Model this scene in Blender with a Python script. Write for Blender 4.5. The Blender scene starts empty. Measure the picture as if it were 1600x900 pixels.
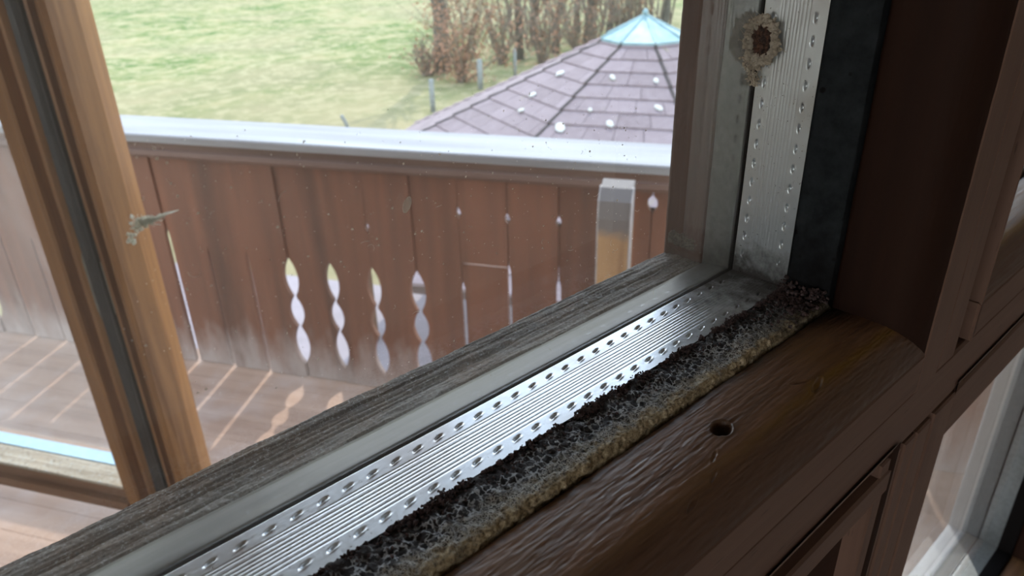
import bpy, math, random
import numpy as np
from mathutils import Matrix, Vector

# ------------------------------------------------------------------ camera, sky, sun, exposure
S = bpy.context.scene
COL = S.collection
EYE = 1.70                                   # eye height above the balcony floor (z = 0)
F = 1167.0                                   # focal length in pixels of a 1600 px wide frame


def _n(v):
    return v / np.linalg.norm(v)


AX = _n(np.array([1459, -630, F]))           # window direction in camera space
AD = np.array([60, 2300, F]); AD = _n(AD - AD.dot(AX) * AX)
AZ = -AD
AY = np.cross(AZ, AX)
RW = np.array([AX, AY, AZ])                  # camera space -> world
cam_d = bpy.data.cameras.new('camera')
cam = bpy.data.objects.new('camera', cam_d)
COL.objects.link(cam)
r_, u_, b_ = RW[:, 0], -RW[:, 1], -RW[:, 2]
cam.matrix_world = Matrix(((r_[0], u_[0], b_[0], 0), (r_[1], u_[1], b_[1], 0), (r_[2], u_[2], b_[2], EYE), (0, 0, 0, 1)))
cam_d.sensor_width = 36
cam_d.lens = F / 1600 * 36
cam_d.clip_start = 0.005
cam_d.clip_end = 500
cam_d.dof.use_dof = True
cam_d.dof.focus_distance = 0.19
cam_d.dof.aperture_fstop = 30
S.camera = cam

SUN_AZ, SUN_EL = math.radians(39.3), math.radians(47)
sun_dir = Vector((math.cos(SUN_AZ) * math.cos(SUN_EL), math.sin(SUN_AZ) * math.cos(SUN_EL), math.sin(SUN_EL)))
sd = bpy.data.lights.new('sun', 'SUN')
sd.energy = 2.5
sd.angle = math.radians(0.6)
sd.color = (1, 0.94, 0.86)
sun = bpy.data.objects.new('sun', sd)
COL.objects.link(sun)
sun.rotation_euler = sun_dir.to_track_quat('Z', 'Y').to_euler()

w = bpy.data.worlds.new('sky')
S.world = w
w.use_nodes = True
nt = w.node_tree
nt.nodes.clear()
_o = nt.nodes.new('ShaderNodeOutputWorld')
_b = nt.nodes.new('ShaderNodeBackground')
_b.inputs['Strength'].default_value = 3.0
_t = nt.nodes.new('ShaderNodeTexCoord')
_s = nt.nodes.new('ShaderNodeSeparateXYZ')
_r = nt.nodes.new('ShaderNodeValToRGB')
nt.links.new(_t.outputs['Generated'], _s.inputs[0])
nt.links.new(_s.outputs['Z'], _r.inputs[0])
_r.color_ramp.elements[0].position = 0.0
_r.color_ramp.elements[0].color = (1.0, 0.98, 0.95, 1)
_r.color_ramp.elements[1].position = 0.7
_r.color_ramp.elements[1].color = (0.55, 0.70, 0.95, 1)
nt.links.new(_r.outputs[0], _b.inputs[0])
nt.links.new(_b.outputs[0], _o.inputs[0])

S.view_settings.view_transform = 'Standard'
S.view_settings.look = 'None'
S.view_settings.exposure = 0.58
S.view_settings.gamma = 1
S.view_settings.use_curve_mapping = False
S.cycles.max_bounces = 12
S.cycles.transparent_max_bounces = 24
S.cycles.sample_clamp_indirect = 4

rng = np.random.default_rng(7)
random.seed(7)


# ------------------------------------------------------------------ helpers
def tag(o, label=None, cat=None, group=None, kind=None):
    if label: o['label'] = label
    if cat: o['category'] = cat
    if group: o['group'] = group
    if kind: o['kind'] = kind
    return o


def empty(name, loc=(0, 0, 0)):
    o = bpy.data.objects.new(name, None)
    o.empty_display_size = 0.05
    o.location = loc
    COL.objects.link(o)
    return o


class MB:
    def __init__(s):
        s.v = []; s.f = []

    def add(s, V, Fc):
        b = len(s.v)
        s.v += [tuple(map(float, p)) for p in V]
        s.f += [tuple(b + i for i in q) for q in Fc]

    def prism(s, poly, fn, a, b):
        """poly: 2-D outline; fn(p, q, t) -> xyz; extruded from t=a to t=b"""
        n = len(poly)
        V = [fn(p, q, a) for p, q in poly] + [fn(p, q, b) for p, q in poly]
        Fc = [(i, (i + 1) % n, n + (i + 1) % n, n + i) for i in range(n)]
        Fc += [tuple(range(n))[::-1], tuple(range(n, 2 * n))]
        s.add(V, Fc)

    def box(s, x0, x1, y0, y1, z0, z1, fn=lambda x, y, z: (x, y, z), bev=0.0):
        if bev:
            poly = [(x0 + bev, y0), (x1 - bev, y0), (x1, y0 + bev), (x1, y1 - bev), (x1 - bev, y1), (x0 + bev, y1), (x0, y1 - bev), (x0, y0 + bev)]
        else:
            poly = [(x0, y0), (x1, y0), (x1, y1), (x0, y1)]
        s.prism(poly, lambda p, q, t: fn(p, q, t), z0, z1)

    def tube(s, pts, rad, k=8, cap=True):
        pts = [np.array(p, float) for p in pts]
        b = len(s.v); n = len(pts)
        ref = np.array([0.3, 0.5, 0.81])
        for i, p in enumerate(pts):
            d = pts[min(i + 1, n - 1)] - pts[max(i - 1, 0)]
            d = d / (np.linalg.norm(d) + 1e-12)
            a = np.cross(d, ref)
            if np.linalg.norm(a) < 1e-3: a = np.cross(d, np.array([1., 0, 0]))
            a = _n(a); c = np.cross(d, a)
            r = rad[i] if hasattr(rad, '__len__') else rad
            for j in range(k):
                t = 2 * math.pi * j / k
                s.v.append(tuple(p + r * (a * math.cos(t) + c * math.sin(t))))
        for i in range(n - 1):
            for j in range(k):
                j2 = (j + 1) % k
                s.f.append((b + i * k + j, b + i * k + j2, b + (i + 1) * k + j2, b + (i + 1) * k + j))
        if cap:
            s.f.append(tuple(b + j for j in range(k))[::-1])
            s.f.append(tuple(b + (n - 1) * k + j for j in range(k)))

    def blob(s, c, r, seed=0, sq=(1, 1, 1), rough=0.35):
        rs = np.random.default_rng(seed)
        t = (1 + 5 ** .5) / 2
        V = np.array([(-1, t, 0), (1, t, 0), (-1, -t, 0), (1, -t, 0), (0, -1, t), (0, 1, t), (0, -1, -t), (0, 1, -t), (t, 0, -1), (t, 0, 1), (-t, 0, -1), (-t, 0, 1)], float)
        V /= np.linalg.norm(V[0])
        Fc = [(0, 11, 5), (0, 5, 1), (0, 1, 7), (0, 7, 10), (0, 10, 11), (1, 5, 9), (5, 11, 4), (11, 10, 2), (10, 7, 6), (7, 1, 8), (3, 9, 4), (3, 4, 2), (3, 2, 6), (3, 6, 8), (3, 8, 9), (4, 9, 5), (2, 4, 11), (6, 2, 10), (8, 6, 7), (9, 8, 1)]
        V = V * (1 + rough * (rs.random((12, 1)) - .5) * 2) * r * np.array(sq) + np.array(c)
        s.add(V, Fc)

    def build(s, name, mat, parent=None, smooth=False, loc=None):
        me = bpy.data.meshes.new(name)
        V = np.array(s.v, float).reshape(-1, 3)
        if loc is not None: V = V - np.array(loc)
        me.from_pydata(V.tolist(), [], s.f)
        import bmesh
        bm = bmesh.new(); bm.from_mesh(me)
        bmesh.ops.recalc_face_normals(bm, faces=bm.faces)
        bm.to_mesh(me); bm.free()
        return finish(me, name, mat, parent, smooth, loc)


def finish(me, name, mat, parent, smooth, loc=None):
    if smooth: me.polygons.foreach_set('use_smooth', [True] * len(me.polygons))
    if mat: me.materials.append(mat)
    me.update()
    o = bpy.data.objects.new(name, me)
    COL.objects.link(o)
    if loc is not None: o.location = loc
    if parent:
        o.parent = parent
        o.location = Vector(loc if loc is not None else (0, 0, 0)) - (parent.location if not parent.parent else Vector((0, 0, 0)))
    return o


def grid_obj(name, V, mat, parent=None, smooth=True, flip=False):
    """V: (a, b, 3) array of vertices"""
    a, b = V.shape[:2]
    me = bpy.data.meshes.new(name)
    idx = np.arange(a * b).reshape(a, b)
    q = np.stack([idx[:-1, :-1], idx[1:, :-1], idx[1:, 1:], idx[:-1, 1:]], -1).reshape(-1, 4)
    if flip: q = q[:, ::-1]
    me.vertices.add(a * b)
    me.vertices.foreach_set('co', V.reshape(-1).astype(np.float32))
    me.loops.add(q.size)
    me.loops.foreach_set('vertex_index', q.reshape(-1).astype(np.int32))
    me.polygons.add(len(q))
    me.polygons.foreach_set('loop_start', np.arange(0, q.size, 4, dtype=np.int32))
    me.polygons.foreach_set('loop_total', np.full(len(q), 4, dtype=np.int32))
    me.update(calc_edges=True)
    return finish(me, name, mat, parent, smooth)


def vnoise(x, y, seed=0):
    """smooth value noise in 2-D, about -1..1"""
    rs = np.random.default_rng(seed)
    T = rs.random((256, 256)) * 2 - 1
    xi = np.floor(x).astype(int); yi = np.floor(y).astype(int)
    fx = x - xi; fy = y - yi
    fx = fx * fx * (3 - 2 * fx); fy = fy * fy * (3 - 2 * fy)
    g = lambda i, j: T[(i) % 256, (j) % 256]
    return (g(xi, yi) * (1 - fx) + g(xi + 1, yi) * fx) * (1 - fy) + (g(xi, yi + 1) * (1 - fx) + g(xi + 1, yi + 1) * fx) * fy


# ------------------------------------------------------------------ materials
class NT:
    def __init__(s, name):
        s.m = bpy.data.materials.new(name)
        s.m.use_nodes = True
        s.t = s.m.node_tree
        s.t.nodes.clear()
        s.out = s.n('OutputMaterial')
        s.p = s.n('BsdfPrincipled')
        s.l(s.p.outputs[0], s.out.inputs[0])
        s.tc = s.n('TexCoord')

    def n(s, k, **kw):
        x = s.t.nodes.new('ShaderNode' + k)
        for a, b in kw.items(): setattr(x, a, b)
        return x

    def l(s, a, b): s.t.links.new(a, b)

    def map(s, scale, rot=(0, 0, 0), src='Object'):
        src_o = s.tc.outputs[src]
        if any(rot):                                   # rotate first, then stretch
            r = s.n('Mapping'); r.inputs['Rotation'].default_value = rot
            s.l(src_o, r.inputs[0]); src_o = r.outputs[0]
        m = s.n('Mapping'); m.inputs['Scale'].default_value = scale
        s.l(src_o, m.inputs[0]); return m.outputs[0]

    def noise(s, vec, scale=1.0, detail=4, rough=.55, dist=0.0):
        x = s.n('TexNoise'); x.inputs['Scale'].default_value = scale
        x.inputs['Detail'].default_value = detail; x.inputs['Roughness'].default_value = rough
        x.inputs['Distortion'].default_value = dist
        s.l(vec, x.inputs['Vector']); return x.outputs[0]

    def vor(s, vec, scale, feature='F1'):
        x = s.n('TexVoronoi', feature=feature); x.inputs['Scale'].default_value = scale
        s.l(vec, x.inputs['Vector']); return x.outputs['Distance']

    def ramp(s, fac, stops):
        x = s.n('ValToRGB')
        e = x.color_ramp.elements
        while len(e) < len(stops): e.new(0.5)
        for i, (p, c) in enumerate(stops):
            e[i].position = p
            e[i].color = (c[0], c[1], c[2], 1) if hasattr(c, '__len__') else (c, c, c, 1)
        s.l(fac, x.inputs[0]); return x.outputs[0]

    def mix(s, fac, a, b, mode='MIX'):
        x = s.n('MixRGB', blend_type=mode)
        for i, v in ((0, fac), (1, a), (2, b)):
            if hasattr(v, 'is_linked') or hasattr(v, 'links'): s.l(v, x.inputs[i])
            elif i == 0: x.inputs[0].default_value = v
            else: x.inputs[i].default_value = (*v, 1)
        return x.outputs[0]

    def math(s, op, a, b=None):
        x = s.n('Math', operation=op)
        for i, v in enumerate((a, b)):
            if v is None: continue
            if hasattr(v, 'links'): s.l(v, x.inputs[i])
            else: x.inputs[i].default_value = v
        return x.outputs[0]

    def bump(s, h, dist, strength=1.0):
        x = s.n('Bump'); x.inputs['Distance'].default_value = dist; x.inputs['Strength'].default_value = strength
        s.l(h, x.inputs['Height']); s.l(x.outputs[0], s.p.inputs['Normal']); return x

    def sep(s, src='Object'):
        x = s.n('SeparateXYZ'); s.l(s.tc.outputs[src], x.inputs[0]); return x.outputs

    def base(s, c):
        if hasattr(c, 'links'): s.l(c, s.p.inputs['Base Color'])
        else: s.p.inputs['Base Color'].default_value = (*c, 1)

    def set(s, **kw):
        for k, v in kw.items():
            k = k.replace('_', ' ')
            if hasattr(v, 'links'): s.l(v, s.p.inputs[k])
            else: s.p.inputs[k].default_value = v
        return s


ROT_W = math.radians(58)                      # turns world X,Y so that local x runs along the facade


def wood(name, dark, light, axis='x', scale=1.0, rough=.5, coat=0.0, spec=.5, bumpd=.0004, streak=1.0, stops=(.32, .68), facade=False):
    m = NT(name)
    st = {'x': (.06, 1, 1), 'y': (1, .06, 1), 'z': (1, 1, .06)}[axis]
    k = 160 / scale
    rot = (0, 0, ROT_W) if facade else (0, 0, 0)
    v = m.map(tuple(k * a for a in st), rot)
    g = m.noise(v, 1, 6, .6, .4)
    v2 = m.map(tuple(k * .16 * a for a in st), rot)
    g2 = m.noise(v2, 1, 3, .5, 1.0)
    f = m.mix(.5, g, g2)
    c = m.ramp(f, [(stops[0], dark), (stops[1], light)])
    m.base(c)
    m.set(Roughness=rough, Specular_IOR_Level=spec, Coat_Weight=coat, Coat_Roughness=.28)
    m.bump(g, bumpd, streak)
    m.grain = g
    m.colr = c
    return m


def plain(name, c, rough=.5, metal=0.0, nscale=None, ndark=.8, bumpd=0):
    m = NT(name)
    if nscale:
        g = m.noise(m.map((nscale,) * 3), 1, 4)
        m.base(m.ramp(g, [(.3, tuple(a * ndark for a in c)), (.7, c)]))
        if bumpd: m.bump(g, bumpd)
    else: m.base(c)
    m.set(Roughness=rough, Metallic=metal)
    return m.m


# varnished brown wood of the room side
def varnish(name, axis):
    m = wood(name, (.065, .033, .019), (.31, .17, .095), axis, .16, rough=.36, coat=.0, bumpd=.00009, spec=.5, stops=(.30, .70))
    big = m.noise(m.map((22, 22, 22)), 1, 3, .5)
    c = m.mix(m.ramp(big, [(.48, 0), (.66, .55)]), m.colr, (.17, .085, .022))
    if axis == 'x':
        sx, sy, sz = m.sep()
        n1 = m.noise(m.map((90,) * 3), 1, 5, .65)
        n2 = m.noise(m.map((260,) * 3), 1, 5, .7)
        # amber varnish runs near the arris, darker red-brown over the rounded edge
        am = m.math('SUBTRACT', 1.0, m.math('MULTIPLY', m.math('ABSOLUTE', m.math('SUBTRACT', m.math('ADD', sy, m.math('MULTIPLY', m.math('SUBTRACT', n1, .5), .006)), .0618)), 420))
        am = m.math('MULTIPLY', m.ramp(am, [(.1, 0), (.9, 1)]), m.ramp(sx, [(.10, .15), (.155, .75)]))
        c = m.mix(am, c, (.21, .115, .018))
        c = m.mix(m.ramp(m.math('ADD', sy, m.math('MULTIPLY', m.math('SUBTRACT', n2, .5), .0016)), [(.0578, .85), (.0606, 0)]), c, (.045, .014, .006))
        # black mould creeping from the sealing strip and the corner
        e = m.math('ADD', m.math('SUBTRACT', .0795, sy), m.math('MULTIPLY', m.math('SUBTRACT', n2, .5), .008))
        c = m.mix(m.ramp(e, [(.0005, .85), (.0040, 0)]), c, (.014, .009, .007))
        dx = m.math('SUBTRACT', .190, sx); dy = m.math('SUBTRACT', .079, sy)
        d = m.math('SQRT', m.math('ADD', m.math('MULTIPLY', dx, dx), m.math('MULTIPLY', m.math('MULTIPLY', dy, dy), 3.0)))
        d = m.math('ADD', d, m.math('MULTIPLY', m.math('SUBTRACT', n1, .5), .022))
        c = m.mix(m.ramp(d, [(.006, .95), (.024, 0)]), c, (.008, .006, .005))
        hx = m.math('SUBTRACT', sx, .1205); hy = m.math('SUBTRACT', sy, .0682)     # shade inside the nail hole, painted into the colour
        hd = m.math('SQRT', m.math('ADD', m.math('MULTIPLY', m.math('MULTIPLY', hx, hx), .64), m.math('MULTIPLY', hy, hy)))
        c = m.mix(m.ramp(hd, [(.0012, 1), (.0017, 0)]), c, (.006, .004, .003))
    m.base(c)
    rr = m.ramp(m.grain, [(.3, .28), (.7, .55)])
    m.set(Roughness=rr)
    return m.m


M = {}
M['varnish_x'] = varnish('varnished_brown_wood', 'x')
M['varnish_z'] = wood('varnished_brown_wood_shaded', (.014, .005, .0028), (.028, .0105, .005), 'z', 1.2, rough=.7, bumpd=.00012, spec=.15).m  # sill wood darkened in colour to hold the shade of the upright reveal


def face(name, axis):
    m = wood(name, (.095, .050, .035), (.165, .095, .068), axis, .7, rough=.6, bumpd=.00018, spec=.4, stops=(.25, .75))
    p = m.vor(m.map({'x': (60, 400, 400), 'z': (400, 400, 60)}[axis]), 1)
    c = m.mix(m.ramp(p, [(.05, .55), (.14, 0)]), m.colr, (.035, .016, .012))
    m.base(c)
    return m.m


M['face_x'] = face('brown_stained_face_wood', 'x')
M['face_z'] = face('brown_stained_face_wood_upright', 'z')
M['groove'] = plain('dark_groove_wood', (.022, .008, .004), .6)


def weathered(name, axis, cA=(.055, .042, .034), cB=(.30, .29, .27), facade=False, sc=.35, warm=(.22, .13, .07)):
    m = wood(name, cA, cB, axis, sc, rough=.75, bumpd=.00045 * (sc / .35), spec=.35, stops=(.36, .62), facade=facade)
    big = m.noise(m.map((60 * .35 / sc,) * 3), 1, 4, .6)
    c = m.mix(m.ramp(big, [(.46, 0), (.62, .45)]), m.colr, warm)
    sp = m.noise(m.map((1500 * .35 / sc,) * 3), 1, 2, .7)
    c = m.mix(m.ramp(sp, [(.56, 0), (.70, .8)]), c, (.50, .52, .52))
    c = m.mix(m.ramp(sp, [(.28, .8), (.42, 0)]), c, (.03, .025, .02))
    m.base(c)
    return m.m


M['bead_x'] = weathered('weathered_grey_bead', 'x')
M['bead_z'] = wood('brown_bead', (.045, .018, .010), (.13, .056, .034), 'z', .45, rough=.6, bumpd=.0003, spec=.3).m
M['handrail'] = wood('sun_bleached_handrail_wood', (.17, .165, .17), (.37, .38, .39), 'x', 8, rough=.7, bumpd=.001, facade=True).m
M['old_sill'] = weathered('bleached_sill_wood', 'x', (.30, .24, .17), (.75, .68, .56), True, 3, (.45, .33, .22))

M['lit_bead'] = wood('bead_lit_in_colour', (.70, .71, .73), (.88, .89, .90), 'z', .6, rough=.5, bumpd=.0002).m  # bead lightened in colour to stand for bright light on it
# silicone sealant, butyl, gasket
m = NT('grey_sealant')
g = m.noise(m.map((30, 400, 400)), 1, 3)
m.base(m.ramp(g, [(.3, (.12, .125, .12)), (.7, (.19, .195, .185))]))
m.set(Roughness=.38, Specular_IOR_Level=.5)
m.bump(m.noise(m.map((50, 50, 50)), 1, 2), .0004)
M['seal'] = m.m
M['butyl'] = plain('black_butyl', (.010, .009, .008), .7)
M['gasket'] = plain('black_rubber_gasket', (.022, .024, .026), .45, 0, 60, .7, .0006)

# aluminium spacer bar
m = NT('aluminium_spacer')
g = m.noise(m.map((900, 900, 900)), 1, 3, .7)
stain = m.noise(m.map((40, 40, 40)), 1, 2, .5)
m.base(m.mix(m.ramp(stain, [(.52, 0), (.70, .5)]), (.66, .69, .71), (.30, .24, .20)))
sx, sy, sz = m.sep()
# dark grime towards the corner of the bar
dx = m.math('SUBTRACT', sx, .1875); dz = m.math('SUBTRACT', sz, EYE - .1)
dist = m.math('SQRT', m.math('ADD', m.math('MULTIPLY', dx, dx), m.math('MULTIPLY', m.math('MULTIPLY', dz, dz), 9.0)))
dn = m.math('ADD', dist, m.math('MULTIPLY', m.math('SUBTRACT', m.noise(m.map((160,) * 3), 1, 5, .65), .5), .07))
gr = m.ramp(dn, [(.006, 1), (.034, 0)])
m.base(m.mix(m.math('MULTIPLY', gr, .92), m.mix(m.ramp(stain, [(.52, 0), (.70, .5)]), (.76, .81, .85), (.40, .34, .30)), (.045, .038, .032)))
m.set(Metallic=m.ramp(dn, [(.008, .2), (.03, .88)]), Roughness=m.ramp(g, [(.3, .27), (.7, .42)]))
m.bump(g, .00002, .5)
M['spacer'] = m.m
M['spacer_plain'] = plain('plain_aluminium', (.66, .69, .70), .4, .85, 300, .8)

# mouldy sealing strip on the pane edge (bottom run)
m = NT('mouldy_sealing_strip')
sx, sy, sz = m.sep()
nz = m.n('TexNoise'); nz.inputs['Scale'].default_value = 900; nz.inputs['Detail'].default_value = 4
m.l(m.tc.outputs['Object'], nz.inputs['Vector'])
va = m.n('VectorMath', operation='MULTIPLY_ADD'); va.inputs[1].default_value = (.0022, .0022, .0022)
m.l(nz.outputs['Color'], va.inputs[0]); m.l(m.tc.outputs['Object'], va.inputs[2])


def wv(k):
    mp = m.n('Mapping'); mp.inputs['Scale'].default_value = (k, k, k); m.l(va.outputs[0], mp.inputs[0]); return mp.outputs[0]


cell = m.vor(wv(560), 1, 'DISTANCE_TO_EDGE')
cell2 = m.vor(wv(1500), 1, 'DISTANCE_TO_EDGE')
fine = m.noise(m.map((1300,) * 3), 1, 4, .7)
mid = m.noise(m.map((240,) * 3), 1, 4, .7)
net = m.ramp(cell, [(.035, (.50, .54, .58)), (.12, (.012, .011, .013))])
net2 = m.ramp(cell2, [(.04, (.50, .50, .46)), (.22, (.045, .038, .032))])
tan = m.ramp(fine, [(.33, (.10, .075, .042)), (.52, (.42, .34, .21)), (.7, (.62, .54, .38))])
# from the spacer side (black) to the room side (tan)
yy = m.math('MULTIPLY', m.math('SUBTRACT', sy, .0790), 1 / .0127)
yy = m.math('ADD', yy, m.math('MULTIPLY', m.math('SUBTRACT', mid, .5), .9))
a = m.mix(m.ramp(yy, [(.04, 0), (.24, 1)]), tan, net2)
patch = m.noise(m.map((420,) * 3, (1, 2, 0)), 1, 3, .6)
net = m.mix(m.ramp(patch, [(.50, 0), (.60, .85)]), net, (.02, .016, .018))
a = m.mix(m.ramp(yy, [(.27, 0), (.46, 1)]), a, net)
a = m.mix(m.ramp(m.math('ADD', yy, m.math('MULTIPLY', fine, .2)), [(.80, 0), (.95, 1)]), a, (.014, .009, .009))
# black towards the corner
fx = m.math('ADD', m.math('SUBTRACT', sx, .152), m.math('MULTIPLY', m.math('SUBTRACT', mid, .5), .05))
a = m.mix(m.ramp(fx, [(-.0, .0), (.028, .85)]), a, (.02, .016, .013))
m.base(a)
m.set(Roughness=.8)
m.bump(m.mix(.5, fine, cell), .0006)
M['mould'] = m.m

m = NT('dark_sealing_strip')
mid = m.noise(m.map((160,) * 3), 1, 4, .7)
c = m.ramp(mid, [(.35, (.010, .012, .014)), (.7, (.022, .026, .029))])
sp = m.vor(m.map((170,) * 3), 1)
c = m.mix(m.ramp(sp, [(.10, 1), (.16, 0)]), c, (.004, .004, .004))
sx, sy, sz = m.sep()
cz = m.math('ADD', sz, m.math('MULTIPLY', m.math('SUBTRACT', mid, .5), .03))
c = m.mix(m.ramp(m.math('SUBTRACT', cz, EYE - .105), [(.0, 1), (.03, 0)]), c, (.005, .004, .004))
m.base(c); m.set(Roughness=.8, Specular_IOR_Level=.1)
M['strip_z'] = m.m

m = NT('black_brown_mould')
g = m.noise(m.map((900,) * 3), 1, 3, .7)
m.base(m.ramp(g, [(.35, (.016, .010, .011)), (.65, (.11, .07, .068))]))
m.set(Roughness=.95)
M['fluff'] = m.m


def glass(name, dust=.05, scale=1.0, streak=.5):
    m = NT(name)
    m.t.nodes.remove(m.p)
    tr = m.n('BsdfTransparent'); tr.inputs[0].default_value = (.96, .975, .97, 1)
    gl = m.n('BsdfGlossy'); gl.inputs['Roughness'].default_value = .015
    gl.inputs[0].default_value = (1, 1, 1, 1)
    fr = m.n('Fresnel'); fr.inputs[0].default_value = 1.5
    geo = m.n('NewGeometry')
    # one sheet stands for both faces of the pane; the fresnel is kept on the entering side
    mx = m.n('MixShader')
    lim = m.math('MULTIPLY', fr.outputs[0], m.math('SUBTRACT', 1.0, geo.outputs['Backfacing']))
    fr2 = m.n('Fresnel'); fr2.inputs[0].default_value = 1 / 1.0001
    lw = m.n('LayerWeight'); lw.inputs[0].default_value = .5
    # schlick from the facing value: valid on both sides
    f5 = m.math('POWER', lw.outputs['Facing'], 4.0)
    fac = m.math('ADD', .07, m.math('MULTIPLY', f5, .85))
    m.l(fac, mx.inputs[0]); m.l(tr.outputs[0], mx.inputs[1]); m.l(gl.outputs[0], mx.inputs[2])
    df = m.n('BsdfDiffuse'); df.inputs[0].default_value = (.85, .84, .82, 1)
    tl = m.n('BsdfTranslucent'); tl.inputs[0].default_value = (.85, .84, .82, 1)
    ad = m.n('MixShader'); ad.inputs[0].default_value = .7
    m.l(df.outputs[0], ad.inputs[1]); m.l(tl.outputs[0], ad.inputs[2])
    g = m.noise(m.map((25 * scale,) * 3), 1, 5, .65, 1.0)
    g2 = m.noise(m.map((420 * scale,) * 3), 1, 3, .7)
    d = m.math('MULTIPLY', m.math('ADD', m.ramp(g, [(.3, .35), (.75, 1.3)]), m.ramp(g2, [(.62, 0), (.80, .9)])), dust)
    mx2 = m.n('MixShader')
    m.l(d, mx2.inputs[0]); m.l(mx.outputs[0], mx2.inputs[1]); m.l(ad.outputs[0], mx2.inputs[2])
    m.l(mx2.outputs[0], m.out.inputs[0])
    return m.m


M['glass_clean'] = glass('clear_glass', .006)
M['glass_dusty'] = glass('dusty_glass', .032)
M['glass_far'] = glass('glare_veiled_far_glass', .12, .25)  # thicker pale veil stands in for sky glare on this pane

# ------------------------------------------------------------------ the open window sash (window_1)
X1, Z0 = .1875, -.1                                   # nominal inner corner of the main pane
win = empty('window_1', (X1, .1, EYE - .9))
tag(win, 'open brown wooden window sash with double glazing, aluminium spacer bars and mouldy sealing strip, seen close up', 'window', kind='structure')


def dense(a, b, lo, hi, fine_, coarse):
    """samples from a to b, fine between lo and hi"""
    out = [a]
    while out[-1] < b - 1e-9:
        st = fine_ if lo - 1e-6 <= out[-1] <= hi else coarse
        nx = out[-1] + st
        if out[-1] < lo < nx: nx = lo
        out.append(min(nx, b))
    return np.array(out)


def resample(prof, step):
    P = [np.array(p, float) for p in prof]
    out = [P[0]]
    for a, b in zip(P[:-1], P[1:]):
        k = max(1, int(math.ceil(np.linalg.norm(b - a) / step)))
        for i in range(1, k + 1): out.append(a + (b - a) * i / k)
    return np.array(out)


def run(name, mat, rect, side, prof, step, spans, disp=None, parent=None, smooth=True):
    """Sweep profile points (Y, delta) along one side of a pane opening.
    delta = how far outside the nominal spacer rectangle the point lies."""
    x0, x1, z0, z1 = rect
    P = resample(prof, step)
    Yv, Dv = P[:, 0], P[:, 1]
    tg = np.gradient(P, axis=0); tg /= np.linalg.norm(tg, axis=1)[:, None] + 1e-12
    ny, nd = tg[:, 1], -tg[:, 0]                      # normal pointing into the opening (delta decreasing)
    sg = np.where(nd > 0, -1, 1); sg = np.where(np.abs(nd) < 1e-9, 1, sg)
    ny, nd = ny * sg, nd * sg
    if side in ('bottom', 'top'): lo, hi = x0, x1
    else: lo, hi = z0, z1
    s = dense(lo, hi, *spans)
    f = (s - lo) / (hi - lo)
    f[0] = 0; f[-1] = 1
    A = (lo - Dv)[None, :] * (1 - f)[:, None] + (hi + Dv)[None, :] * f[:, None]
    Yg = np.broadcast_to(Yv, A.shape).copy(); Dg = np.broadcast_to(Dv, A.shape).copy()
    if disp is not None:
        h = disp(A, Yg, Dg)
        Yg = Yg + h * ny[None, :]; Dg = Dg + h * nd[None, :]
    if side == 'bottom': V = np.stack([A, Yg, EYE + z0 - Dg], -1)
    elif side == 'top': V = np.stack([A, Yg, EYE + z1 + Dg], -1)
    elif side == 'right': V = np.stack([x1 + Dg, Yg, EYE + A], -1)
    else: V = np.stack([x0 - Dg, Yg, EYE + A], -1)
    return grid_raw(name, V, mat, parent, smooth, flip=side in ('bottom', 'left'))


def grid_raw(name, V, mat, parent, smooth=True, flip=False):
    o = grid_obj(name, V, mat, None, smooth, flip)
    if parent: o.parent = parent; o.location = -parent.location
    return o


RA = (-.30, X1, Z0, .34)
RB = (.254, .742, Z0, .34)
RC = (-.30, X1, -.60, -.1525 + .0)
RD = (.254, .742, -.60, -.1525 + .0)
FINE_X = (-.035, X1, .0003, .01)
FINE_Z = (Z0, .035, .0003, .01)


def d_bead(A, Y, D):
    g = vnoise(A * 90, Y * 1500, 1) * .00022 + vnoise(A * 300, Y * 3200, 2) * .00014
    g += vnoise(A * 25, Y * 420, 3) * .00035
    crack = np.maximum(0, .2 - np.abs(vnoise(A * 14, Y * 330, 5))) * 5
    g -= .0007 * crack * (vnoise(A * 9, Y * 60, 6) > -.2)
    g += vnoise(A * 1600, Y * 1600, 8) * .00009
    return g


def d_varnish(A, Y, D):
    g = vnoise(A * 160, Y * 1300, 11) * .00004 + vnoise(A * 620, Y * 2800, 12) * .00004
    g += vnoise(A * 40, Y * 360, 13) * .00003 + vnoise(A * 60, Y * 60, 14) * .00022 + vnoise(A * 260, Y * 3000, 16) * .00007
    return g


def d_varnish_b(A, Y, D):
    g = d_varnish(A, Y, D)
    # nail hole and old gouges in the sill wood
    for (x, y, r, dep, ax, ang) in HOLES:
        ca, sa = math.cos(ang), math.sin(ang)
        u = ((A - x) * ca + (Y - y) * sa) / (r * ax); v = (-(A - x) * sa + (Y - y) * ca) / r
        q = np.sqrt(u * u + v * v) + .12 * vnoise(A * 900, Y * 900, 15)
        g = g - dep / (1 + np.exp((q - 1) * 9)) + .25 * min(dep, .0008) * np.exp(-((q - 1.35) / .3) ** 2)
    return g


HOLES = [(.1205, .0682, .0016, .011, 1.25, .2), 
         (.1116, .0640, .0003, .0004, 6, .35), (.1075, .0612, .0003, .0003, 6, .3), (.0985, .0598, .0004, .0004, 5, .2),
         (.152, .0625, .0007, .0005, 4, .2), (.149, .0655, .0004, .0004, 6, -.4)]
SLOT = []


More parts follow.
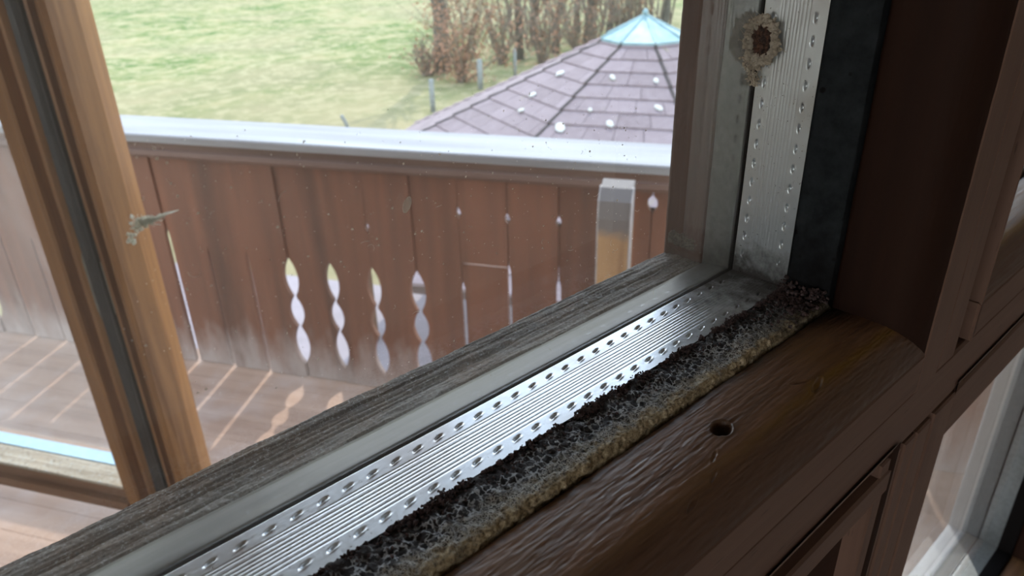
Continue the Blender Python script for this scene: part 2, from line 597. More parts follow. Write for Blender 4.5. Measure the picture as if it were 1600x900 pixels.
def d_spacer(A, Y, D, phase, pitch, vert):
    g = np.zeros_like(A)
    fl = D < .0001
    for yc in (.0966, .0976, .0987, .0996, .1005, .1014, .1024, .1036, .1044):
        g -= (.00005 if vert else .00010) * np.exp(-((Y - yc) / .00016) ** 2)
    for yc, ph in ((.0948, 0.0), (.1066, .15)):
        u = ((A - phase) / pitch + ph + .5) % 1 - .5
        u = u * pitch
        v = Y - yc - (.00025 * (u / .001) if not vert else 0)
        q = (np.abs(u) / .00095) ** 2.5 + (np.abs(v) / .00036) ** 2
        g -= .00085 * np.exp(-q ** 1.6)
        g += (.00010 if vert else .00022) * np.exp(-((u + .0001) / .0009) ** 2 - ((v + .00062) / .00022) ** 2)
    g *= fl
    g += vnoise(A * 700, Y * 700, 21) * .000005 + vnoise(A * 40, Y * 90, 22) * .00009
    return g


def d_mould(A, Y, D):
    k = np.clip((Y - .080) / .0117, 0, 1)
    g = vnoise(A * 500, Y * 500, 31) * .0005 * (.25 + k) + vnoise(A * 1300, Y * 1300, 32) * .0003
    g += vnoise(A * 120, Y * 120, 33) * .0004
    return g


def edge_mould(V):
    return V


# --- main pane, bottom and right runs in full detail
BEAD_B = [(.1420, .022), (.1412, .010), (.1400, .0066), (.1388, .0055), (.1350, .0048), (.1312, .0045), (.1304, .0052), (.1296, .0044), (.1262, .0041), (.1240, .0038), (.1229, .0043)]
BEAD_R = [(.1420, .022), (.1410, .010), (.1400, .0066), (.1386, .0055), (.1330, .0052), (.1280, .0048), (.1262, .0042), (.1245, .0038), (.1230, .0043)]
o = run('glazing_bead', M['bead_x'], RA, 'bottom', BEAD_B, .0003, FINE_X, d_bead, win)
tag(o, 'grey weathered rough outer glazing bead')
o = run('glazing_bead', M['bead_z'], RA, 'right', BEAD_R, .0005, (Z0, .035, .0006, .01), lambda a, y, d: d_bead(a, y, d) * .4, win)
tag(o, 'dark brown upright outer glazing bead')
SEAL = [(.1231, .0044), (.1226, .0036), (.1205, .0026), (.1160, .0014), (.1126, .0006), (.1116, .0005), (.1113, .0008)]
run('sealant_joint', M['seal'], RA, 'bottom', SEAL, .0006, (-.04, X1, .002, .02), lambda a, y, d: vnoise(a * 60, y * 200, 41) * .00015, win)
run('sealant_joint', M['seal'], RA, 'right', SEAL, .0006, (Z0, .04, .002, .02), lambda a, y, d: vnoise(a * 60, y * 200, 42) * .00015, win)
BUT = [(.1114, .0007), (.1111, .0045), (.1090, .0045)]
run('edge_seal', M['butyl'], RA, 'bottom', BUT, .001, (-.04, X1, .01, .05), None, win)
run('edge_seal', M['butyl'], RA, 'right', BUT, .001, (Z0, .04, .01, .05), None, win)
SPA = [(.1094, .0012), (.1094, 0), (.0917, 0), (.0917, .0012)]
SPB = [(.1093, .0046), (.1094, .0004), (.1091, .0), (.0917, 0)]
o = run('spacer_bar', M['spacer'], RA, 'bottom', SPB, .00015, (-.03, X1, .0003, .01), lambda a, y, d: d_spacer(a, y, d, .0346, .00553, False), win)
tag(o, 'bottom aluminium spacer bar with punched slots')
o = run('spacer_bar', M['spacer'], RA, 'right', SPB, .00015, (Z0, .035, .0003, .01), lambda a, y, d: d_spacer(a, y, d, -.0259, .00558, True), win)
tag(o, 'upright aluminium spacer bar with punched slots')
MO = [(.0918, .0012), (.0917, .0003), (.0905, -.0002), (.0850, .0001), (.0800, .0003), (.0792, .0008), (.0789, .0018), (.0790, .0045)]


def d_m(A, Y, D):
    h = d_mould(A, Y, D)
    h += (Y < .0798) * (vnoise(A * 260, A * 0, 34) * .0006 + vnoise(A * 900, A * 0, 35) * .0003)
    return h


o = run('sealing_strip', M['mould'], RA, 'bottom', MO, .0003, FINE_X, d_m, win)
tag(o, 'mould-covered tan sealing strip along the bottom of the pane')
MOR = [(.0918, .0012), (.0917, .0003), (.0905, .0000), (.0850, .0001), (.0800, .0003), (.0789, .0004), (.0788, .0045)]
o = run('sealing_strip', M['strip_z'], RA, 'right', MOR, .0005, (Z0, .035, .0008, .01), lambda a, y, d: d_mould(a, y, d) * .4, win)
tag(o, 'dark blue-grey upright sealing strip with black spots')
REV = [(.0792, .0060), (.0786, .0030), (.0775, .0020), (.0720, .0019), (.0660, .0021), (.0625, .0026), (.0600, .0037), (.0580, .0053), (.0562, .0076), (.0551, .0099), (.0547, .0115)]
for _ in range(3):                                     # round the corners of the rebate profile
    REV = [REV[0]] + [(a[0] * k + b_[0] * (1 - k), a[1] * k + b_[1] * (1 - k)) for a, b_ in zip(REV[:-1], REV[1:]) for k in (.75, .25)] + [REV[-1]]
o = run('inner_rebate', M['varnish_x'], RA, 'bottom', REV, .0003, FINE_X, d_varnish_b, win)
tag(o, 'varnished brown sill wood with a nail hole')
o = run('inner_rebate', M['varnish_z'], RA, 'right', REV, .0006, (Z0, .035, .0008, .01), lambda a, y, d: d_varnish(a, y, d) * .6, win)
tag(o, 'varnished upright reveal, its shade painted into the colour')
for sd_ in ('left', 'top'):
    ax = 'x' if sd_ == 'top' else 'z'
    cs = (0, 0, .02, .02)
    run('glazing_bead', M['bead_' + ax], RA, sd_, BEAD_R, .002, cs, None, win)
    run('sealant_joint', M['seal'], RA, sd_, SEAL, .002, cs, None, win)
    run('edge_seal', M['butyl'], RA, sd_, BUT, .001, cs, None, win)
    run('spacer_bar', M['spacer_plain'], RA, sd_, SPB, .0005, cs, None, win)
    run('sealing_strip', M['strip_z'], RA, sd_, MOR, .001, cs, None, win)
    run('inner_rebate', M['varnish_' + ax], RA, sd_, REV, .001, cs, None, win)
# --- the other three panes
for R_ in (RB, RC, RD):
    for sd_ in ('bottom', 'right', 'left', 'top'):
        ax = 'x' if sd_ in ('top', 'bottom') else 'z'
        cs = (0, 0, .02, .02)
        run('glazing_bead', M['bead_' + ax] if R_ is not RD else M['lit_bead'], R_, sd_, BEAD_R, .002, cs, None, win)
        run('sealant_joint', M['seal'], R_, sd_, SEAL, .002, cs, None, win)
        run('edge_seal', M['butyl'], R_, sd_, BUT, .001, cs, None, win)
        if R_ is RD and sd_ == 'right':
            run('spacer_bar', M['spacer_plain'], R_, sd_, SPB, .0004, (-.5, -.15, .0008, .01), lambda a, y, d: d_spacer(a, y, d, 0, .0056, True), win)
        else:
            run('spacer_bar', M['spacer_plain'], R_, sd_, SPB, .0005, cs, None, win)
        run('sealing_strip', M['mould'] if (sd_ == 'bottom' and R_ is RB) else M['strip_z'], R_, sd_, MOR, .001, cs, None, win)
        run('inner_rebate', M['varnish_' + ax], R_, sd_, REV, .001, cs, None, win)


def pane(R_, y, mat, name='glass_pane'):
    x0, x1, z0, z1 = R_
    e = .001
    V = np.array([[[x0 - e, y, z0 - e], [x0 - e, y, z1 + e]], [[x1 + e, y, z0 - e], [x1 + e, y, z1 + e]]]) + np.array([0, 0, EYE])
    return grid_raw(name, V, mat, win, False)


for R_ in (RA, RB, RC, RD):
    pane(R_, .1100, M['glass_dusty'])
    pane(R_, .0912, M['glass_clean'])

# --- room-side face mouldings: strips with small steps, mitred around the panes
FY = .0545


def strip(name, mat, x0, x1, z0, z1, y, depth, bev=.0008, lab=None):
    b = MB()
    L = win.location
    # front face with bevelled arris all around
    V = [(x0, y + bev, z0), (x1, y + bev, z0), (x1, y + bev, z1), (x0, y + bev, z1),
         (x0 + bev, y, z0 + bev), (x1 - bev, y, z0 + bev), (x1 - bev, y, z1 - bev), (x0 + bev, y, z1 - bev),
         (x0, y + depth, z0), (x1, y + depth, z0), (x1, y + depth, z1), (x0, y + depth, z1)]
    V = [(a, c, EYE + d) for a, c, d in V]
    Fc = [(4, 5, 6, 7), (0, 1, 5, 4), (1, 2, 6, 5), (2, 3, 7, 6), (3, 0, 4, 7), (8, 9, 1, 0), (9, 10, 2, 1), (10, 11, 3, 2), (11, 8, 0, 3), (8, 11, 10, 9)]
    b.add(V, Fc)
    o = b.build(name, mat, None)
    o.parent = win; o.location = -win.location
    if lab: tag(o, lab)
    return o


xl, xr, zt, zb = -.345, .787, .385, -.645
# upper half: horizontal face pieces below pane A/B
strip('rail_moulding', M['face_x'], xl, .1999, -.1243, -.1115, FY, .006, lab='upper raised moulding of the middle rail')
strip('rail_moulding', M['face_x'], .2405, xr, -.1243, -.1115, FY, .006)
strip('middle_rail', M['face_x'], xl, xr, -.1449, -.1257, FY + .0010, .03)
strip('rail_moulding', M['face_x'], xl, .1990, -.1600, -.1508, FY + .0005, .006, lab='rough lower moulding of the middle rail')
strip('rail_moulding', M['face_x'], .2430, xr, -.1640, -.1450, FY + .0004, .008)
strip('rail_core', M['groove'], xl, xr, -.1640, -.1115, FY + .0045, .068)
# uprights above the rail
strip('mullion_moulding', M['face_z'], .1990, .2140, -.1250, zt, FY, .006, .0007)
strip('mullion_moulding', M['face_z'], .2150, .2285, -.1250, zt, FY + .0004, .006, .0007)
strip('mullion_moulding', M['face_z'], .2415, .2425 + .0, -.1250, zt, FY, .006, .0002)
strip('mullion_core', M['groove'], .1990, .2425, -.1250, zt, FY + .0055, .068)
# uprights below the rail
for a, b_, dy in ((.1904, .2040, .0010), (.2052, .2128, .0005), (.2136, .2240, .0003), (.2252, .2425, .0)):
    strip('mullion_moulding', M['face_z'], a, b_, zb, -.1462 if a < .22 else -.1450, FY + dy, .006, .0006)
strip('mullion_core', M['groove'], .1990, .2425, zb, -.1640, FY + .0045, .068)
# outer frame members
strip('bottom_rail', M['face_x'], xl, xr, zb - .03, -.6115, FY, .07)
strip('top_rail', M['face_x'], xl, xr, .3515, zt + .03, FY, .07)
strip('stile', M['face_z'], xl - .03, -.3115, zb - .03, zt + .03, FY, .07)
strip('stile', M['face_z'], .7535, xr + .02, zb - .03, zt + .03, FY, .07)
# outer faces behind the beads
for R_ in (RA, RB, RC, RD):
    pass
strip('rail_core', M['bead_x'], xl, xr, -.134, -.118, .122, .019, .001)
strip('mullion_core', M['bead_z'], .2075, .234, zb, zt, .122, .019, .001)


# ------------------------------------------------------------------ growths and bits on the window
def onplane(px, py, axis, val):
    v = RW @ np.array([px - 800, py - 450, F])
    p = v * (val / v[axis])
    return p + np.array([0, 0, EYE])


b = MB()
rs = np.random.default_rng(5)
cx = .028
while cx < .186:
    dens = .5 + .5 * vnoise(np.array([cx * 120]), np.array([3.3]), 51)[0]
    cx += .0008 + .0022 * (1 - dens) * rs.random() + (.004 if rs.random() < .08 else 0)
    cr = (.0004 + .0010 * rs.random() ** 1.5) * (.55 + .8 * dens)
    cy = .0914 - cr * (.2 + .7 * rs.random())
    for j in range(int(16 + 26000 * cr)):
        d = _n(rs.normal(size=3)) * cr * (.55 + .45 * rs.random())
        r = .00012 + .00020 * rs.random()
        z = EYE + Z0 + max(.0001, cr * .35 + d[2] * .8)
        b.blob((cx + d[0] * 1.2, cy + d[1], z), r, j, (1, 1, .9), .5)
for i in range(900):
    x = .03 + rs.random() * .155; y = .0912 - abs(rs.normal()) * .0028
    b.blob((x, y, EYE + Z0 + .0002), .0001 + .0003 * rs.random() ** 2, i, (1, 1, .7), .5)
o = b.build('mould_growth', M['fluff'], None, True, (.11, .0905, EYE + Z0))
tag(o, 'dark brown crumbly mould growing along the room-side edge of the bottom spacer bar', 'mould', kind='stuff')
b = MB()
for i in range(420):
    t = rs.random(); x = .187 - abs(rs.normal()) * .007; z = EYE + Z0 + .0003 + rs.random() * .0035
    y = .092 - rs.random() * .0135
    x = min(x, .1872 + (0))
    b.blob((x, y, z - .0002 if x > .183 else EYE + Z0 + .0003), .0002 + .0005 * rs.random() ** 2, i + 5000, (1, 1, 1), .5)
o = b.build('corner_grime', M['fluff'], None, True, (.185, .085, EYE + Z0))
tag(o, 'black crumbs of grime heaped in the inner corner of the frame', 'grime', kind='stuff')

# dust specks and hairs on the outer glass


def thin(m, col, amt=.6):
    tl = m.n('BsdfTranslucent'); tl.inputs[0].default_value = (min(1, col[0] * 1.35), min(1, col[1] * 1.35), min(1, col[2] * 1.35), 1)
    mx = m.n('MixShader'); mx.inputs[0].default_value = amt
    m.l(m.p.outputs[0], mx.inputs[1]); m.l(tl.outputs[0], mx.inputs[2]); m.l(mx.outputs[0], m.out.inputs[0])


m = NT('pale_dust'); m.base((.75, .70, .62)); m.set(Roughness=.9); thin(m, (.6, .55, .5)); M['dust'] = m.m
b = MB()
for i in range(520):
    if i < 330:
        px, py = 190 + rs.random() * 850, 200 + rs.random() * 420
    else:
        px, py = 1000 - abs(rs.normal()) * 170, 120 + rs.random() * 300
    p = onplane(px, py, 1, .1092)
    if not (-.25 < p[0] < .185 and p[2] > EYE + Z0 + .002): continue
    r = .00005 + .00011 * rs.random() ** 4
    b.blob(p, r, i, (1 + rs.random(), .5, 1 + rs.random()), .4)
for i in range(24):
    px, py = 260 + rs.random() * 770, 230 + rs.random() * 330
    p = onplane(px, py, 1, .1092)
    if p[2] < EYE + Z0 + .004: continue
    a = rs.random() * 6.28; L = .0006 + .0018 * rs.random(); cv = rs.normal() * 1.2
    pts = [p + L * t * np.array([math.cos(a + cv * t), 0, math.sin(a + cv * t)]) for t in np.linspace(-.5, .5, 6)]
    b.tube(pts, .000035, 4)
o = b.build('dust_specks', M['dust'], None, False, (.05, .1092, EYE))
tag(o, 'pale dust specks and short hairs stuck to the main window pane', 'dust', kind='stuff')

m = NT('white_paint'); m.base((.85, .86, .82)); m.set(Roughness=.6); M['white'] = m.m
# insect wing on the glass
p = onplane(636, 320, 1, .1088)
m = NT('wing_film'); m.base((.72, .66, .58)); m.set(Roughness=.4, Alpha=.35); M['wing'] = m.m
b = MB()
L_ = .0014
out = [p + np.array([L_ * (.62 * math.cos(t) + .35 * math.sin(t)), 0, L_ * 1.0 * math.sin(t)]) for t in np.linspace(0, 2 * math.pi, 22)]
b.tube(out, .00006, 5, False)
wing = b.build('insect_wing', M['dust'], None, True, tuple(p))
tag(wing, 'tiny oval see-through insect wing stuck on the glass before the balcony boards', 'insect wing')
b = MB()
b.add([q + np.array([0, .00003, 0]) for q in out[:-1]] + [q + np.array([0, -.00003, 0]) for q in out[:-1]], [tuple(range(21)), tuple(range(41, 20, -1))])
o = b.build('membrane', M['wing'], None, False)
o.parent = wing; o.location = -wing.location

# tuft of fluff on the glass beside the far mullion
m = NT('pale_fluff'); g = m.noise(m.map((1200,) * 3), 1, 3); m.base(m.ramp(g, [(.3, (.55, .48, .40)), (.7, (.88, .84, .78))])); m.set(Roughness=1.0); thin(m, (.75, .74, .70), .92); M['pfl'] = m.m
p0 = onplane(218, 350, 1, .1140); p1 = onplane(279, 328, 1, .1140); p2 = onplane(205, 380, 1, .1140)
b = MB()
for i in range(60):
    t = rs.random() ** 1.4
    q = p0 + (p1 - p0) * t * .62 + rs.normal(size=3) * .0005 * (1.1 - t) * np.array([1, .5, 1])
    b.blob(q, .00024 * (1.15 - t) + .00006, i, (1, .5, 1), .6)
for i in range(26):
    t = rs.random()
    q = p0 + (p2 - p0) * t + rs.normal(size=3) * .0004
    b.blob(q, .00026, i + 900, (1, 1, 1), .6)
for i in range(90):
    q = p0 + (p1 - p0) * rs.random() * .4
    d = rs.normal(size=3) * .0006 + (p1 - p0) * .10 * rs.random()
    b.tube([q, q + d * .5 + rs.normal(size=3) * .0003, q + d], .00005, 4)
tuft = b.build('seed_tuft', M['pfl'], None, True, tuple(p0))
tag(tuft, 'pale fluffy seed tuft with a pointed tip clinging beside the far orange-brown mullion', 'seed tuft')
b = MB()
b.tube([p0 + (p1 - p0) * .35, p0 + (p1 - p0) * .7 + np.array([0, 0, .0001]), p1], [.0003, .00022, .00008], 6)
o = b.build('stalk', M['pfl'], None, True); o.parent = tuft; o.location = -tuft.location

# cocoon on the upright spacer bar
m = NT('cocoon_silk'); g = m.noise(m.map((700,) * 3), 1, 4, .7); m.base(m.ramp(g, [(.32, (.30, .24, .19)), (.55, (.80, .74, .65))])); m.set(Roughness=1); m.bump(g, .0004); thin(m, (.75, .68, .58), .5); M['silk'] = m.m
m = NT('cocoon_inside'); g = m.noise(m.map((600,) * 3), 1, 4, .7); m.base(m.ramp(g, [(.4, (.02, .008, .005)), (.65, (.16, .07, .04))])); m.set(Roughness=.8); M['cinn'] = m.m
c0 = onplane(1193, 62, 0, .1868)
b = MB()
for i in range(520):
    t = rs.random() * 2 * math.pi
    rr = 1.02 + .11 * rs.normal()
    q = c0 + np.array([-.0004 - .0010 * rs.random(), .0041 * rr * math.cos(t), .0052 * rr * math.sin(t)])
    b.blob(q, .00032 + .00045 * rs.random(), i, (1, 1, 1), .6)
for i in range(260):
    t = rs.random()
    q = c0 + np.array([-.0003 - .0004 * rs.random(), .0017 + .0007 * rs.normal() - .0006 * t + .001 * (1 - t), -.005 - .0072 * t])
    q[1] += .0012 * rs.normal() * (1.1 - t)
    b.blob(q, .0002 + .0004 * rs.random() * (1.1 - t), i + 3000, (1, 1, 1), .6)
for i in range(60):
    t = rs.random() * 2 * math.pi
    q = c0 + np.array([-.001, .0042 * math.cos(t), .0055 * math.sin(t)])
    d = np.array([-.0006 * rs.random(), .0022 * math.cos(t) * rs.random(), .003 * math.sin(t) * rs.random()]) + rs.normal(size=3) * .0006
    b.tube([q, q + d * .6, q + d + rs.normal(size=3) * .0003], .00005, 4)
coc = b.build('cocoon', M['silk'], None, True, tuple(c0))
tag(coc, 'torn fuzzy beige insect cocoon with a dark hollow on the upright spacer bar', 'cocoon')
b = MB()
for i in range(220):
    t = rs.random() * 2 * math.pi; rr = math.sqrt(rs.random()) * .95
    q = c0 + np.array([-.0002 - .0007 * rs.random() * rr, .0034 * rr * math.cos(t), .0044 * rr * math.sin(t)])
    b.blob(q, .0005 + .0003 * rs.random(), i + 7000, (.6, 1, 1), .5)
o = b.build('hollow', M['cinn'], None, True); o.parent = coc; o.location = -coc.location
tag(o, 'dark brown hollow inside')

# dust clot where the beads meet
p = onplane(1045, 383, 1, .1368)
b = MB()
for i in range(420):
    q = p + np.array([.0016 * rs.random() + .0045 * rs.random() ** 2, -.013 * rs.random(), 0])
    q[0] += .0008; q[2] = EYE + Z0 - .0045 + .0004 + abs(rs.normal()) * .0007 + max(0, (q[0] - .1880)) * .6
    q[0] = min(q[0], .1922)
    b.blob(q, .0003 + .0005 * rs.random() ** 2, i + 9000, (1, 1, .8), .5)
o = b.build('dust_clot', plain('beige_dust', (.24, .20, .16), 1, 0, 900, .4), None, True, tuple(p))
tag(o, 'clot of beige dust in the corner where the two outer beads meet', 'dust', kind='stuff')

# ------------------------------------------------------------------ house around the camera
# facade frame: w runs along the facade (to the right), n points out over the balcony
NV = np.array([.848, .53, 0]); NV /= np.linalg.norm(NV)
WV = np.array([NV[1], -NV[0], 0])


def FW(w_, n_, z_):
    p = WV * w_ + NV * n_
    return (p[0], p[1], z_ + EYE)


def facebox(name, mat, w0, w1, n0, n1, z0, z1, parent=None, bev=0):
    b = MB(); b.box(w0, w1, n0, n1, z0, z1, FW, bev)
    return b.build(name, mat, parent)


D2 = .72
plaster = plain('off_white_plaster', (.40, .35, .30), .9, 0, 30, .9, .0005)
boards_i = wood('pine_floor_boards', (.16, .08, .04), (.30, .17, .09), 'x', 2, facade=True).m
eave = wood('dark_eave_boards', (.11, .06, .035), (.22, .13, .08), 'x', 3, facade=True).m


def struct(o, lab=None, cat=None):
    return tag(o, lab, cat, kind='structure')


struct(facebox('floor', boards_i, -2.4, .62, -2.7, .80, -1.75, -1.70))
struct(facebox('ceiling', plaster, -2.4, .62, -2.7, .90, .78, .83))
struct(facebox('wall_right', plaster, .50, .62, -2.7, .90, -1.70, .78))
struct(facebox('wall_left', plaster, -2.4, -2.3, -2.7, .90, -1.70, .78))
b = MB()
b.box(-2.3, -1.9, -2.7, -2.6, -1.7, .78, FW); b.box(.1, .5, -2.7, -2.6, -1.7, .78, FW)
b.box(-1.9, .1, -2.7, -2.6, -1.7, -.9, FW); b.box(-1.9, .1, -2.7, -2.6, .6, .78, FW)  # opening added behind the camera to let sky light into the room
struct(b.build('wall_back', plaster))
b = MB()
b.box(-2.3, .5, .76, .90, .52, .78, FW)                 # head over the windows
b.box(-.74, .5, .76, .90, -1.7, -.90, FW)               # below the open sash
b.box(.37, .5, .76, .90, -.90, .52, FW)
struct(b.build('wall_front', plaster))
struct(facebox('roof_overhang', eave, -7, 5, .90, 1.18, .70, .83), 'brown boarded eave over the balcony')
struct(facebox('trim_1', eave, -.70, .40, .70, .92, -.92, -.90), 'window board below the open sash')

# ------------------------------------------------------------------ fixed window beyond the open sash (window_2)
w2 = empty('window_2', FW(-.79, D2, -1.70))
tag(w2, 'fixed orange-brown timber window frame behind the open sash, with black gasket and hazy pane at its left', 'window', kind='structure')
M['orange'] = wood('orange_brown_timber', (.13, .050, .018), (.42, .205, .075), 'z', 1.6, rough=.42, bumpd=.0006, stops=(.3, .7)).m
M['orange_x'] = wood('orange_brown_rail', (.16, .075, .04), (.34, .19, .11), 'x', 1.6, rough=.5, bumpd=.0006, facade=True).m


def part2(b, name, mat, smooth=False, lab=None):
    o = b.build(name, mat, None, smooth)
    o.parent = w2; o.location = -w2.location
    if lab: tag(o, lab)
    return o


WL, WR = -.876, -.744
WW = WR - WL
prof = [(0, .0), (.20, 0), (.215, -.007), (.245, -.010), (.275, -.007), (.29, .008), (.42, .012), (.45, -.002), (.475, -.008), (.505, -.002), (.54, .016), (.56, .03), (.56, .07), (0, .07)]
b = MB(); b.prism([(WL + a * WW, D2 + d) for a, d in prof], lambda p, q, t: FW(p, q, t), -1.66, .52)
part2(b, 'stile', M['orange'], lab='left timber stile beside the hazy pane')
prof = [(.72, .07), (.72, .02), (.735, .002), (.75, -.006), (.775, -.004), (.79, .010), (.87, .012), (.885, -.004), (.905, -.010), (.95, -.011), (.985, -.006), (1.0, .004), (1.0, .034), (.9, .07)]
b = MB(); b.prism([(WL + a * WW, D2 + d) for a, d in prof], lambda p, q, t: FW(p, q, t), -1.66, .52)
part2(b, 'stile', M['orange'], lab='right timber stile beside the opening')
b = MB(); b.prism([(WL + a * WW, D2 + d) for a, d in [(.53, .006), (.55, -.007), (.60, -.005), (.66, -.005), (.715, -.008), (.73, .004), (.73, .06), (.53, .06)]], lambda p, q, t: FW(p, q, t), -1.66, .52)
part2(b, 'gasket', M['gasket'], lab='black rubber gasket between the stiles')
# latch plate in the gasket gap
b = MB()
cw = WL + .61 * WW


def ell(wc, zc, rw, rz, n0, n1, k=20, mbx=None):
    mbx.prism([(wc + rw * math.cos(2 * math.pi * i / k), zc + rz * np.sign(math.sin(2 * math.pi * i / k)) * abs(math.sin(2 * math.pi * i / k)) ** .6) for i in range(k)], lambda p, q, t: FW(p, t, q), n0, n1)


ell(cw, -.445, .017, .062, D2 - .004, D2 + .02, 20, b)
M['greymetal'] = plain('dull_grey_metal', (.30, .29, .25), .5, .4, 60, .6)
strk = part2(b, 'latch_plate', M['greymetal'], lab='dull grey metal latch plate')
b = MB(); ell(cw, -.415, .009, .013, D2 - .006, D2 + .0, 14, b)
o = b.build('latch_hole', M['gasket'], None); o.parent = strk
# bottom rail with steps, bleached sill and pale spacer
b = MB()
prof = [(.0, -.823), (.0, -.833), (.006, -.836), (.006, -.846), (-.004, -.850), (-.004, -.862), (.003, -.866), (.003, -.876), (.08, -.876), (.08, -.823)]
b.prism([(D2 + a, z) for a, z in prof], lambda p, q, t: FW(t, p, q), -2.2, WL + .002)
part2(b, 'transom', M['orange_x'])
b = MB(); b.prism([(D2, -.8232), (D2 + .002, -.820), (D2 + .041, -.819), (D2 + .041, -.8232)], lambda p, q, t: FW(t, p, q), -2.2, WL + .002)
part2(b, 'sill', M['old_sill'], lab='bleached weathered inner sill of the transom')
b = MB(); b.box(-2.2, WL + .002, D2 + .043, D2 + .068, -.823, -.818, FW)
part2(b, 'spacer_bar', plain('pale_blue_spacer', (.30, .48, .58), .35, .3, 80, .8))
for z0, z1 in ((-.82, .52), (-1.62, -.876)):
    b = MB(); b.add([FW(-2.2, D2 + .0425, z0), FW(WL, D2 + .0425, z0), FW(WL, D2 + .0425, z1), FW(-2.2, D2 + .0425, z1)], [(0, 1, 2, 3)])
    part2(b, 'glass_pane', M['glass_far'] if z0 > -1 else M['glass_clean'])
b = MB(); b.box(-2.3, WL, D2, D2 + .08, -1.70, -1.62, FW); part2(b, 'bottom_rail', M['orange_x'])
b = MB(); b.box(-2.3, -2.2, D2, D2 + .08, -1.62, .52, FW); part2(b, 'stile', M['orange'], lab='far left timber stile')
b = MB(); b.box(WL, -.70, D2, D2 + .08, -1.70, -1.66, FW); part2(b, 'stile_foot', M['orange_x'])

# ------------------------------------------------------------------ balcony
b = MB()
nn = .90
while nn < 2.30:
    b.box(-7, 5, nn, min(nn + .112, 2.33), -1.73, -1.70, FW, .002)
    nn += .1135
m = wood('red_brown_deck_boards', (.25, .145, .095), (.46, .30, .21), 'x', 6, rough=.55, bumpd=.001, facade=True)
big = m.noise(m.map((5, 5, 5)), 1, 4, .6)
m.base(m.mix(m.ramp(big, [(.45, 0), (.7, .5)]), m.colr, (.45, .36, .31)))
o = b.build('balcony_floor', m.m)
struct(o, 'red-brown boarded balcony floor striped with light through the parapet')
struct(facebox('trim_2', eave, -7, 5, .90, 2.36, -1.80, -1.735), 'joists and underside of the balcony floor')

m = wood('red_brown_parapet_boards', (.065, .024, .011), (.215, .08, .038), 'z', 7, rough=.6, bumpd=.0012)
sx, sy, sz = m.sep()
big = m.noise(m.map((14, 14, 5)), 1, 5, .65)
h = m.math('ADD', sz, m.math('MULTIPLY', m.math('SUBTRACT', big, .5), -.42))
m.base(m.mix(m.ramp(h, [(.0, .85), (.22, 0)]), m.colr, (.36, .31, .28)))
M['board'] = m.m
bal = empty('balcony_parapet', FW(-1.2, 2.24, -1.70))
tag(bal, 'red-brown boarded balcony parapet with carved gaps and a bleached handrail', 'balcony parapet', kind='thing')
CARVED = {6, 5, 4, 3, 15, 16, 17, -3, -4, -5}
HOLESJ = {2: (-.919, .017), 1: (-.925, .017), 0: (-.924, .016), -2: (-.833, .026), 4: (-1.001, .015)}


def jp(k):
    return -.494 - .175 * k - (.049 if k == -2 else 0)



def gap(k, z):
    top = -1.13 + .05 * math.sin(k * 2.3)
    g = .0016 + .0070 * min(1, max(0, (top - z) / .03))
    if k in CARVED:
        g = .0012
        for zc, hz, wd in ((-1.245, .083, .029), (-1.392, .068, .030), (-1.54, .086, .031)):
            u = (z - zc) / hz
            if abs(u) < 1: g = max(g, wd * math.cos(u * math.pi / 2) ** .7)
        if -1.48 < z < -1.30: g = max(g, .007)
    if k in HOLESJ:
        zc, r = HOLESJ[k]
        if abs(z - zc) < r: g = max(g, .62 * math.sqrt(r * r - (z - zc) ** 2))
    return g


ZZ = sorted(set([round(-1.695 + i * .0125, 4) for i in range(75)]))
ZZ = [z for z in ZZ if z <= -.765] + [-.765]


def board(k, za, zb_, off=0.0, lab=None):
    """board between joint k+1 (left) and joint k (right)"""
    wl, wr = jp(k + 1), jp(k)
    zs = [za] + [z for z in ZZ if za < z < zb_] + [zb_]
    L = [(wl + gap(k + 1, z), z) for z in zs]; R = [(wr - gap(k, z), z) for z in zs]
    V = []; Fc = []
    N = len(zs)
    for n_ in (2.24 + off, 2.258 + off):
        for (a, z), (c, _) in zip(L, R): V += [FW(a, n_, z), FW(c, n_, z)]
    for i in range(N - 1):
        a = 2 * i; q = 2 * N
        Fc += [(a, a + 1, a + 3, a + 2), (q + a, q + a + 2, q + a + 3, q + a + 1), (a, a + 2, q + a + 2, q + a), (a + 1, q + a + 1, q + a + 3, a + 3)]
    Fc += [(0, 2 * N, 2 * N + 1, 1), (2 * N - 2, 2 * N - 1, 4 * N - 1, 4 * N - 2)]
    b = MB(); b.add(V, Fc)
    o = b.build('parapet_board', M['board'], None)
    o.parent = bal; o.location = -bal.location
    if lab: tag(o, lab)


for k in range(-9, 26):
    off = .004 * ((k * 7) % 3 - 1)
    if k == 1:
        board(k, -1.695, -1.112, .004, 'lower half of the board that is cut in two'); board(k, -1.104, -.765, -.002)
    else:
        board(k, -1.695, -.765, off)


def backing(k, za, zb_, mat):  # added strip behind a board joint; the dark ones stand in for joint shade
    b = MB(); b.box(jp(k) - .012, jp(k) + .012, 2.268, 2.276, za, zb_, FW)
    o = b.build('joint_backing', mat, None); o.parent = bal; o.location = -bal.location


dkb = plain('joint_shade_backing', (.03, .014, .009), .8)
plb = plain('pale_joint_backing', (.30, .22, .19), .8)
for k in range(-8, 26):
    if k in HOLESJ:
        zc, r = HOLESJ[k]
        backing(k, zc + r, -.77, plb)
        if zc - r > -1.10: backing(k, -1.10, zc - r, dkb)
    else:
        backing(k, -1.06, -.77, plb if k % 5 == 4 else dkb)


def partb(b, name, mat, smooth=False, lab=None):
    o = b.build(name, mat, None, smooth); o.parent = bal; o.location = -bal.location
    if lab: tag(o, lab)
    return o


